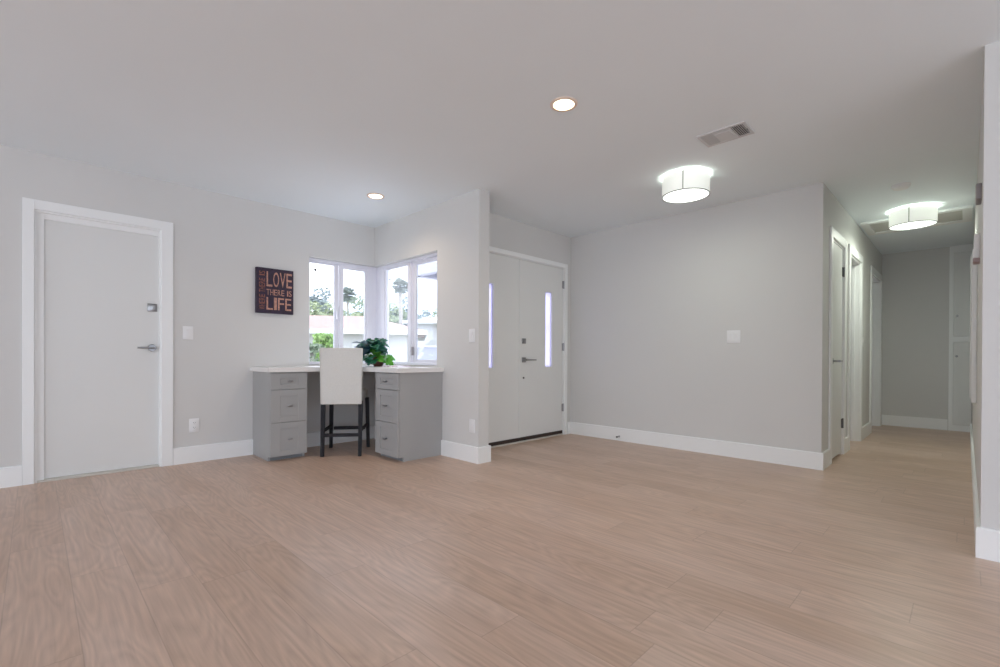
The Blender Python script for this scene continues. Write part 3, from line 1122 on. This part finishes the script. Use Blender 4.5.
# ------------------------------------------------------------------ ceiling fittings
def downlight(x, y, label):
    d = empty('recessed_light', (x, y, H))
    tag(d, label, 'ceiling light', 'recessed ceiling lights')
    MB().lathe([(0.060, 0.0), (0.080, 0.0), (0.080, -0.004), (0.075, -0.007), (0.062, -0.007), (0.060, -0.004)], seg=40, closed=True).build('trim_ring', M['downlight_ring'], d, True)
    MB().lathe([(0, -0.016), (0.030, -0.0145), (0.048, -0.010), (0.060, -0.0035), (0.060, -0.001), (0, -0.001)], seg=40).build('lens', M['downlight'], d, True)
    l = bpy.data.lights.new('downlight_lamp', 'SPOT')
    l.energy = 13
    l.color = (1.0, 0.80, 0.60)
    l.spot_size = R(150)
    l.spot_blend = 0.9
    l.shadow_soft_size = 0.05
    lo = bpy.data.objects.new('downlight_lamp', l)
    COL.objects.link(lo)
    lo.parent = d
    lo.location = (0, 0, -0.02)


downlight(-1.685, 2.205, 'lit recessed ceiling light nearest the camera, in the middle of the ceiling')
downlight(-3.885, 2.240, 'lit recessed ceiling light above the corner desk')


def drum(x, y, label, seam, up, down):
    d = empty('drum_ceiling_light', (x, y, H))
    tag(d, label, 'ceiling light', 'drum ceiling lights')
    r, zt, zb = 0.182, -0.012, -0.165
    MB().lathe([(r, zt), (r, zb), (r - 0.004, zb), (r - 0.004, zt)], seg=64, closed=True).build('lamp_shade', M['shade'], d, True)
    t = MB()
    t.lathe([(r - 0.005, zb - 0.001), (r + 0.0012, zb - 0.001), (r + 0.0012, zb + 0.005), (r - 0.005, zb + 0.005)], seg=64, closed=True)
    t.box(r - 0.001, r + 0.0015, -0.0035, 0.0035, zb, zt, 0, 1, Matrix.Rotation(seam, 4, 'Z'))
    t.build('shade_trim', M['shade_trim'], d)
    MB().lathe([(0, zb + 0.004), (r - 0.005, zb + 0.004), (r - 0.005, zb + 0.010), (0, zb + 0.010)], seg=48).build('diffuser', M['lamp_diffuser'], d, True)
    MB().lathe([(0, 0), (0.07, 0), (0.07, -0.02), (0, -0.022)], seg=32).build('canopy', M['plate'], d, True)
    for k in range(3):
        a = k * 2 * PI / 3
        st = MB()
        st.tube([(0.05 * math.cos(a), 0.05 * math.sin(a), -0.012), ((r - 0.003) * math.cos(a), (r - 0.003) * math.sin(a), zt - 0.004)], 0.003, 6)
        st.build('spider_arm', M['plate'], d)
    # the lamp itself: light leaves by the gap above the shade and downward through the diffuser
    for k in range(3):
        a = k * 2 * PI / 3 + 1.0
        l = bpy.data.lights.new('bulb', 'POINT')
        l.energy = up
        l.color = (0.93, 1.0, 0.90)
        l.shadow_soft_size = 0.03
        lo = bpy.data.objects.new('bulb', l)
        COL.objects.link(lo)
        lo.parent = d
        lo.location = (0.10 * math.cos(a), 0.10 * math.sin(a), -0.075)
    l = bpy.data.lights.new('diffuser_glow', 'AREA')
    l.shape = 'DISK'
    l.size = 0.34
    l.energy = down
    l.color = (0.93, 1.0, 0.86)
    lo = bpy.data.objects.new('diffuser_glow', l)
    COL.objects.link(lo)
    lo.parent = d
    lo.location = (0, 0, zb - 0.004)


drum(-1.637, 3.781, 'round white drum ceiling light over the entry, nearer of the two', R(-73), 0.55, 2.6)
drum(-0.387, 6.189, 'round white drum ceiling light in the hall under the ceiling hatch', R(-95), 1.4, 5.5)

# air vent
vt = empty('ceiling_vent', (-1.145, 3.258, H))
tag(vt, 'white rectangular air vent in the ceiling near the drum light', 'vent')
w2, h2 = 0.152, 0.105
f = MB()
wall_h = [(-w2, w2, -h2, -h2 + 0.022), (-w2, w2, h2 - 0.022, h2), (-w2, -w2 + 0.022, -h2 + 0.022, h2 - 0.022), (w2 - 0.022, w2, -h2 + 0.022, h2 - 0.022)]
for a, b, c, e in wall_h: f.box(a, b, c, e, -0.008, 0.0, 0.002, 1)
f.box(-0.055, 0.060, -h2 + 0.022, h2 - 0.022, -0.007, -0.001)
f.build('frame', M['vent'], vt)
MB().box(-w2 + 0.02, w2 - 0.02, -h2 + 0.02, h2 - 0.02, -0.0015, -0.0003).build('duct_shade', M['duct'], vt)  # flat dark sheet on the ceiling imitates the shade inside the duct
MB().box(-0.045, 0.050, -0.060, 0.060, -0.010, -0.006, 0.002, 1).build('centre_panel', M['vent'], vt)
for x0, x1, ang in ((-0.130, -0.055, -35), (0.060, 0.130, 35)):
    n = 6
    for k in range(n):
        xc = x0 + (k + 0.5) * (x1 - x0) / n
        mt = Matrix.Translation((xc, 0, -0.006)) @ Matrix.Rotation(R(ang), 4, 'Y')
        MB().box(-0.006, 0.006, -h2 + 0.022, h2 - 0.022, -0.0006, 0.0006, 0, 1, mt).build('louver', M['vent'], vt)
MB().tube([(0.136, 0.0, -0.008), (0.140, 0.01, -0.020), (0.136, 0.03, -0.022)], 0.003, 8).build('damper_lever', M['chrome'], vt, True)

# smoke detector
sd = empty('smoke_detector', (-0.405, 5.262, H))
tag(sd, 'small round white smoke detector on the hall ceiling in front of the drum light', 'smoke detector')
MB().lathe([(0, 0), (0.066, 0), (0.066, -0.010), (0, -0.010)], seg=36).build('base_plate', M['plate'], sd, True)
MB().lathe([(0, -0.010), (0.058, -0.010), (0.060, -0.022), (0.050, -0.034), (0.020, -0.038), (0, -0.038)], seg=36).build('housing', M['plate'], sd, True)

# attic hatch
ht = empty('attic_hatch', (-0.40, 6.74, H))
tag(ht, 'white framed attic hatch in the hall ceiling behind the drum light', 'ceiling hatch')
hx, hy, fw = 0.435, 0.325, 0.072
f = MB()
for a, b, c, e in ((-hx, hx, -hy, -hy + fw), (-hx, hx, hy - fw, hy), (-hx, -hx + fw, -hy + fw, hy - fw), (hx - fw, hx, -hy + fw, hy - fw)):
    f.box(a, b, c, e, -0.022, 0, 0.002, 1)
f.build('frame', M['trim'], ht)
MB().box(-hx + fw, hx - fw, -hy + fw, hy - fw, -0.006, 0).build('hatch_panel', M['hatch'], ht)

# ------------------------------------------------------------------ linen cabinet at the hall's end
lc = empty('linen_cabinet', (-0.165, YK, 0))
tag(lc, 'tall white built-in linen cupboard at the far end of the hall', 'cabinet')
cw = 0.215
f = MB()
f.box(0, cw, -0.020, 0, 0, 0.075)
f.box(0, cw, -0.020, 0, 1.175, 1.238)
f.box(0, cw, -0.020, 0, 2.355, H)
f.box(0, 0.036, -0.020, 0, 0.075, 1.175); f.box(0, 0.036, -0.020, 0, 1.238, 2.355)
f.box(0.036, cw, -0.008, 0, 0.075, 1.175); f.box(0.036, cw, -0.008, 0, 1.238, 2.355)
f.build('face_frame', M['trim'], lc)
for z0, z1, kz in ((0.080, 1.168, 0.985), (1.245, 2.348, 1.515)):
    dr = MB().box(0.042, cw, -0.026, -0.008, z0, z1, 0.002, 1).build('cabinet_door', M['door'], lc)
    MB().lathe([(0, -0.026), (0.006, -0.026), (0.006, -0.038), (0.014, -0.044), (0.014, -0.050), (0, -0.053)], (0.075, 0, kz), 'Y', 14).build('knob', M['chrome'], dr, True)

# ------------------------------------------------------------------ things on the hall's right wall
ch = empty('door_chime', (XR, 3.62, 1.842))
tag(ch, 'small grey door chime box high on the right-hand wall edge', 'door chime')
MB().box(-0.022, 0, -0.075, 0.075, -0.041, 0.041, 0.004, 2).build('housing', M['grey_plastic'], ch, True)
MB().box(-0.025, -0.020, -0.060, 0.060, -0.036, 0.036, 0.002, 1).build('grille', M['vent'], ch)
ic = empty('thermostat', (XR, 3.95, 1.615))
tag(ic, 'white thermostat box with a pinkish lower edge on the right-hand wall below the chime', 'thermostat')
MB().box(-0.026, 0, -0.06, 0.06, -0.075, 0.065, 0.004, 2).build('housing', M['plate'], ic, True)
MB().box(-0.030, 0, -0.055, 0.055, -0.098, -0.074, 0.004, 2).build('lower_lip', M['pink_plastic'], ic, True)
wp = empty('wall_panel', (XR, 4.95, 1.185))
tag(wp, 'tall narrow white access panel mounted on the right wall of the hall', 'panel')
MB().box(-0.026, 0, -0.20, 0.20, -0.55, 0.55, 0.004, 2).build('frame', M['trim'], wp, True)
MB().box(-0.034, -0.024, -0.17, 0.17, -0.52, 0.52, 0.004, 2).build('cover', M['door'], wp, True)


# ------------------------------------------------------------------ outside
tag(MB().box(-80, -5.0, -30, 80, -0.50, -0.42).box(-5.0, 40, 8.8, 80, -0.50, -0.42).build('ground', mat('dry lawn', (0.34, 0.36, 0.24, 1), 0.95, var=0.25, scale=1.5)), None, None, None, 'structure')
tag(MB().box(-16, -5.0, -6, 14, -0.42, -0.40).build('patio', mat('pale concrete', (0.62, 0.60, 0.58, 1), 0.9, var=0.05, scale=2)), None, None, None, 'structure')

VY = R(45.026)
FWD = Vector((-math.sin(VY), math.cos(VY), 0))
RGT = Vector((math.cos(VY), math.sin(VY), 0))


def out(a, f):
    """a point f metres ahead of the house corner view axis and a metres to its right"""
    p = FWD * f + RGT * a
    return (p.x, p.y)


M['porch'] = mat('shaded porch paint', (0.42, 0.42, 0.50, 1), 0.7, var=0.02)  # purplish shading of the porch roof put into its colour
M['stucco'] = mat('white stucco', (0.46, 0.46, 0.48, 1), 0.9, var=0.03, scale=3)
M['fascia'] = mat('white fascia', (0.56, 0.57, 0.58, 1), 0.7, var=0.02)
M['garage'] = mat('garage door paint', (0.34, 0.35, 0.42, 1), 0.6, var=0.03)


def tile_mat():
    m = bpy.data.materials.new('salmon roof tile')
    m.use_nodes = True
    n, l = m.node_tree.nodes, m.node_tree.links
    b = n['Principled BSDF']
    b.inputs['Roughness'].default_value = 0.85
    tc = n.new('ShaderNodeTexCoord')
    br = n.new('ShaderNodeTexBrick')
    br.inputs['Scale'].default_value = 3.0
    br.inputs['Color1'].default_value = (0.33, 0.205, 0.18, 1)
    br.inputs['Color2'].default_value = (0.38, 0.25, 0.225, 1)
    br.inputs['Mortar'].default_value = (0.27, 0.19, 0.17, 1)
    br.inputs['Mortar Size'].default_value = 0.02
    l.new(tc.outputs['Object'], br.inputs['Vector'])
    l.new(br.outputs['Color'], b.inputs['Base Color'])
    return m


M['tile'] = tile_mat()


def hip_house(loc, rz, L, D, eave, ridge, label, wall='stucco', roof='tile', hip=3.0):
    """local: front along x (0..L) at y=0, depth +y; z measured from local origin"""
    h = empty('house', loc, rz)
    tag(h, label, 'house')
    MB().box(0, L, 0, D, 0, eave).build('wall', M[wall], h)
    ov = 0.6
    m_ = MB()
    a = [m_.bm.verts.new(p) for p in ((-ov, -ov, eave), (L + ov, -ov, eave), (L + ov, D + ov, eave), (-ov, D + ov, eave))]
    r0 = m_.bm.verts.new((hip, D / 2, ridge)); r1 = m_.bm.verts.new((L - hip, D / 2, ridge))
    for q in ((a[0], a[1], r1, r0), (a[1], a[2], r1), (a[2], a[3], r0, r1), (a[3], a[0], r0), (a[3], a[2], a[1], a[0])): m_.bm.faces.new(q)
    rf = m_.build('roof', M[roof], h)
    fa = MB()
    for x0, x1, y0, y1 in ((-ov, L + ov, -ov - 0.03, -ov), (-ov, L + ov, D + ov, D + ov + 0.03), (-ov - 0.03, -ov, -ov, D + ov), (L + ov, L + ov + 0.03, -ov, D + ov)):
        fa.box(x0, x1, y0, y1, eave - 0.22, eave + 0.03)
    fa.build('fascia', M['fascia'], h)
    MB().box(L * 0.44, L * 0.60, -0.04, 0.02, 0.0, 2.0).build('garage_door', M['garage'], h)
    for k in range(2):
        wx = L * (0.12 + 0.62 * k)
        wf = MB().box(wx, wx + 1.3, -0.04, 0.01, 0.9, 2.0).build('window', M['fascia'], h)
        MB().box(wx + 0.08, wx + 1.22, -0.05, -0.03, 0.98, 1.92).build('pane', M['garage'], wf)
    return h


# neighbour across the way, its long front seen through both windows
p0 = out(-17, 23)
hip_house((p0[0], p0[1], -0.42), VY + R(10), 12.6, 8.5, 2.75, 3.85, 'low white house with salmon tiled roof seen through the left window')
p1 = out(-7.2, 38)
hip_house((p1[0], p1[1], -0.42), VY - R(6), 12, 8, 4.25, 5.1, 'farther white house with pale roof seen through the right window', roof='fascia')


def crown(mb, c, r, squash, n, size, rnd, layers=1):
    """leaf quads spread over a few lobes"""
    for k in range(n):
        v = Vector((rnd.gauss(0, 1), rnd.gauss(0, 1), rnd.gauss(0, 1))).normalized()
        rr = r * (0.55 + 0.45 * rnd.random() ** 0.5)
        p = Vector(c) + Vector((v.x * rr, v.y * rr, v.z * rr * squash))
        nrm = (v + Vector((rnd.uniform(-.7, .7), rnd.uniform(-.7, .7), rnd.uniform(-.7, .7)))).normalized()
        t = nrm.orthogonal().normalized()
        b = nrm.cross(t)
        s = size * rnd.uniform(0.6, 1.4)
        q = [mb.bm.verts.new(p + t * s * x + b * s * 0.6 * y) for x, y in ((-1, 0), (0, -1), (1, 0), (0, 1))]
        mb.bm.faces.new(q)


def tree(a, f, height, spread, m_, label, seed, trunk_h=None, lobes=7):
    rnd = random.Random(seed)
    x, y = out(a, f)
    t = empty('tree', (x, y, -0.42))
    tag(t, label, 'tree', None)
    th = trunk_h if trunk_h else height * 0.35
    tb = MB().tube([(0, 0, 0), (0.1, 0.05, th * 0.5), (0, 0, th * 1.3)], [spread * 0.09, spread * 0.06, spread * 0.04], 8)
    for k in range(4):
        a_ = k * 1.6
        tb.tube([(0, 0, th), (math.cos(a_) * spread * 0.5, math.sin(a_) * spread * 0.5, height * 0.72)], [spread * 0.035, spread * 0.012], 6)
    tb.build('trunk', M['bark'], t, True)
    mb = MB()
    for k in range(lobes):
        a_ = rnd.uniform(0, 2 * PI)
        rr = spread * rnd.uniform(0.05, 0.6)
        zc = th + (height - th) * rnd.uniform(0.15, 0.80)
        r = spread * rnd.uniform(0.38, 0.55) * (1.1 - 0.5 * zc / height)
        crown(mb, (math.cos(a_) * rr, math.sin(a_) * rr, zc), r, 0.8, 330, spread * 0.075, rnd)
    crown(mb, (0, 0, height - spread * 0.35), spread * 0.35, 1.0, 160, spread * 0.06, rnd)
    mb.build('crown', M[m_], t)


def palm(a, f, height, fr, label, seed):
    rnd = random.Random(seed)
    x, y = out(a, f)
    t = empty('palm_tree', (x, y, -0.42))
    tag(t, label, 'palm tree', None)
    MB().tube([(0, 0, 0), (0.15, 0, height * 0.5), (0, 0, height)], [0.26, 0.19, 0.16], 10).build('trunk', M['bark'], t, True)
    mb = MB()
    for k in range(90):
        az = rnd.uniform(0, 2 * PI)
        el = math.asin(rnd.uniform(-0.8, 1.0))
        d = Vector((math.cos(az) * math.cos(el), math.sin(az) * math.cos(el), math.sin(el)))
        base = Vector((0, 0, height))
        mid = base + d * fr * rnd.uniform(0.2, 0.6)
        s = d.cross(Vector((0, 0, 1))).normalized()
        # fan of narrow blades at the end of a stalk
        b0 = mb.bm.verts.new(base); b1 = mb.bm.verts.new(base + s * 0.05); m0 = mb.bm.verts.new(mid + s * 0.05); m1 = mb.bm.verts.new(mid)
        mb.bm.faces.new((b0, b1, m0, m1))
        for j in range(9):
            ang = (j - 4) * 0.28
            dd = (d * math.cos(ang) + s * math.sin(ang))
            L = fr * 0.55 * (1 - 0.03 * abs(j - 4))
            e_ = mid + dd * L + Vector((0, 0, -0.18 * fr * rnd.random()))
            n_ = dd.cross(s if abs(ang) < .8 else d)
            w = dd.cross(n_).normalized() * 0.07 * fr if n_.length > 1e-4 else s * 0.05
            v0 = mb.bm.verts.new(mid); v1 = mb.bm.verts.new(mid + dd * L * 0.5 + w); v2 = mb.bm.verts.new(e_); v3 = mb.bm.verts.new(mid + dd * L * 0.5 - w)
            mb.bm.faces.new((v0, v1, v2, v3))
    mb.build('fronds', M['palm'], t)


F_ = 465.91
def A(px, f): return (px - 500) / F_ * f
def Zh(py, f): return 0.948 + (359 - py) / F_ * f + 0.42

tree(A(322, 62), 62, Zh(288, 62), 3.4, 'tree_a', 'tall grey-green tree rising above the bushes in the left window', 3, lobes=6)
tree(A(313, 40), 40, Zh(303, 40), 2.3, 'tree_b', 'yellow-green bushy tree at the left edge of the left window', 4, trunk_h=1.2)
tree(A(332, 47), 47, Zh(303, 47), 2.4, 'tree_b', 'yellow-green bushy tree left of the centre bar of the left window', 5, trunk_h=1.2)
tree(A(357, 55), 55, Zh(297, 55), 2.7, 'tree_c', 'rounded green tree in the right half of the left window', 6, trunk_h=1.2)
tree(A(371, 40), 40, Zh(303, 40), 2.2, 'tree_b', 'yellow-green tree partly behind the post between the windows', 8, trunk_h=1.2)
tree(A(346, 37), 37, Zh(313, 37), 1.4, 'tree_c', 'low green tree under the small palm', 9, trunk_h=0.8)
tree(A(392, 50), 50, Zh(303, 50), 2.2, 'tree_b', 'yellow-green tree under the large palm', 12, trunk_h=1.2, lobes=11)
tree(A(406, 57), 57, Zh(299, 57), 3.0, 'tree_a', 'grey-green tree behind the centre bar of the right window', 13, trunk_h=1.2, lobes=12)
tree(A(425, 65), 65, Zh(311, 65), 3.2, 'tree_a', 'grey-green tree behind the far pale-roofed house', 14, trunk_h=1.2)
tree(A(441, 78), 78, Zh(309, 78), 4.6, 'tree_c', 'distant green tree at the right edge of the right window', 15, trunk_h=1.5)
palm(A(347.5, 72), 72, Zh(298, 72), 1.45, 'small distant fan palm seen in the left window', 21)
palm(A(400, 44), 44, Zh(289, 44), 0.95, 'large fan palm seen in the left pane of the right window', 22)


def leaf_block(name, a, f, L, D, h, m_, label, cat, seed, n=2600, size=0.06):
    rnd = random.Random(seed)
    x, y = out(a, f)
    t = empty(name, (x, y, -0.42), VY)
    tag(t, label, cat)
    MB().box(-L / 2 + 0.1, L / 2 - 0.1, -D / 2 + 0.1, D / 2 - 0.1, 0, h - 0.1, 0.05, 2).build('branches', M['bark'], t)
    mb = MB()
    for k in range(n):
        u, v, w = rnd.uniform(-1, 1), rnd.uniform(-1, 1), rnd.uniform(0, 1)
        fc = rnd.random()
        if fc < 0.4: v = -1 if rnd.random() < .7 else 1
        elif fc < 0.7: w = 1
        else: u = math.copysign(1, u)
        p = Vector((u * L / 2, v * D / 2, w * h)) + Vector((rnd.gauss(0, .03), rnd.gauss(0, .03), rnd.gauss(0, .03)))
        nrm = Vector((rnd.gauss(0, 1), rnd.gauss(0, 1), rnd.gauss(0, 1))).normalized()
        t_ = nrm.orthogonal().normalized(); b = nrm.cross(t_)
        s = size * rnd.uniform(.6, 1.4)
        q = [mb.bm.verts.new(p + t_ * s * x_ + b * s * .6 * y_) for x_, y_ in ((-1, 0), (0, -1), (1, 0), (0, 1))]
        mb.bm.faces.new(q)
    mb.build('leaves', M[m_], t)


leaf_block('hedge', A(326, 13), 13, 0.48, 0.4, Zh(339.5, 13), 'hedge', 'bright green clipped hedge below the tiled roof in the left window', 'hedge', 31)
leaf_block('shrub', A(312.5, 9), 9, 0.30, 0.3, Zh(350, 9), 'tree_c', 'small dark green shrub at the lower left of the left window', 'shrub', 32, 900, 0.04)

# garden wall on the right
x, y = out(A(426, 15), 15)
gw = empty('garden_wall', (x, y, -0.42), VY)
tag(gw, 'pale blue-grey garden wall low in the right half of the right window', 'wall')
MB().box(-0.55, 2.2, -0.08, 0.08, 0, Zh(349.5, 15)).build('wall_panel', M['garage'], gw)
MB().box(-0.58, 2.23, -0.11, 0.11, Zh(349.5, 15), Zh(349.5, 15) + 0.05).build('coping', M['fascia'], gw)

# porch roof outside the entry
pr = empty('porch_roof', (-5.4, 6.6, 2.30))
tag(pr, 'white porch roof jutting into the top of the right window', 'porch roof')
MB().box(-1.22, 1.75, -2.05, 2.2, 0.16, 0.24).build('roof_deck', M['porch'], pr)
MB().box(-1.24, -1.10, -2.10, 2.2, 0.0, 0.20).build('beam', M['porch'], pr)
MB().box(-1.24, 1.75, -2.10, -1.98, 0.0, 0.20).build('beam', M['porch'], pr)
for k in range(6): MB().box(-1.08, 1.75, -1.7 + k * 0.7, -1.62 + k * 0.7, 0.04, 0.16).build('rafter', M['porch'], pr)
MB().box(-1.22, -1.12, 2.05, 2.15, -2.70, 0.0).build('post', M['porch'], pr)
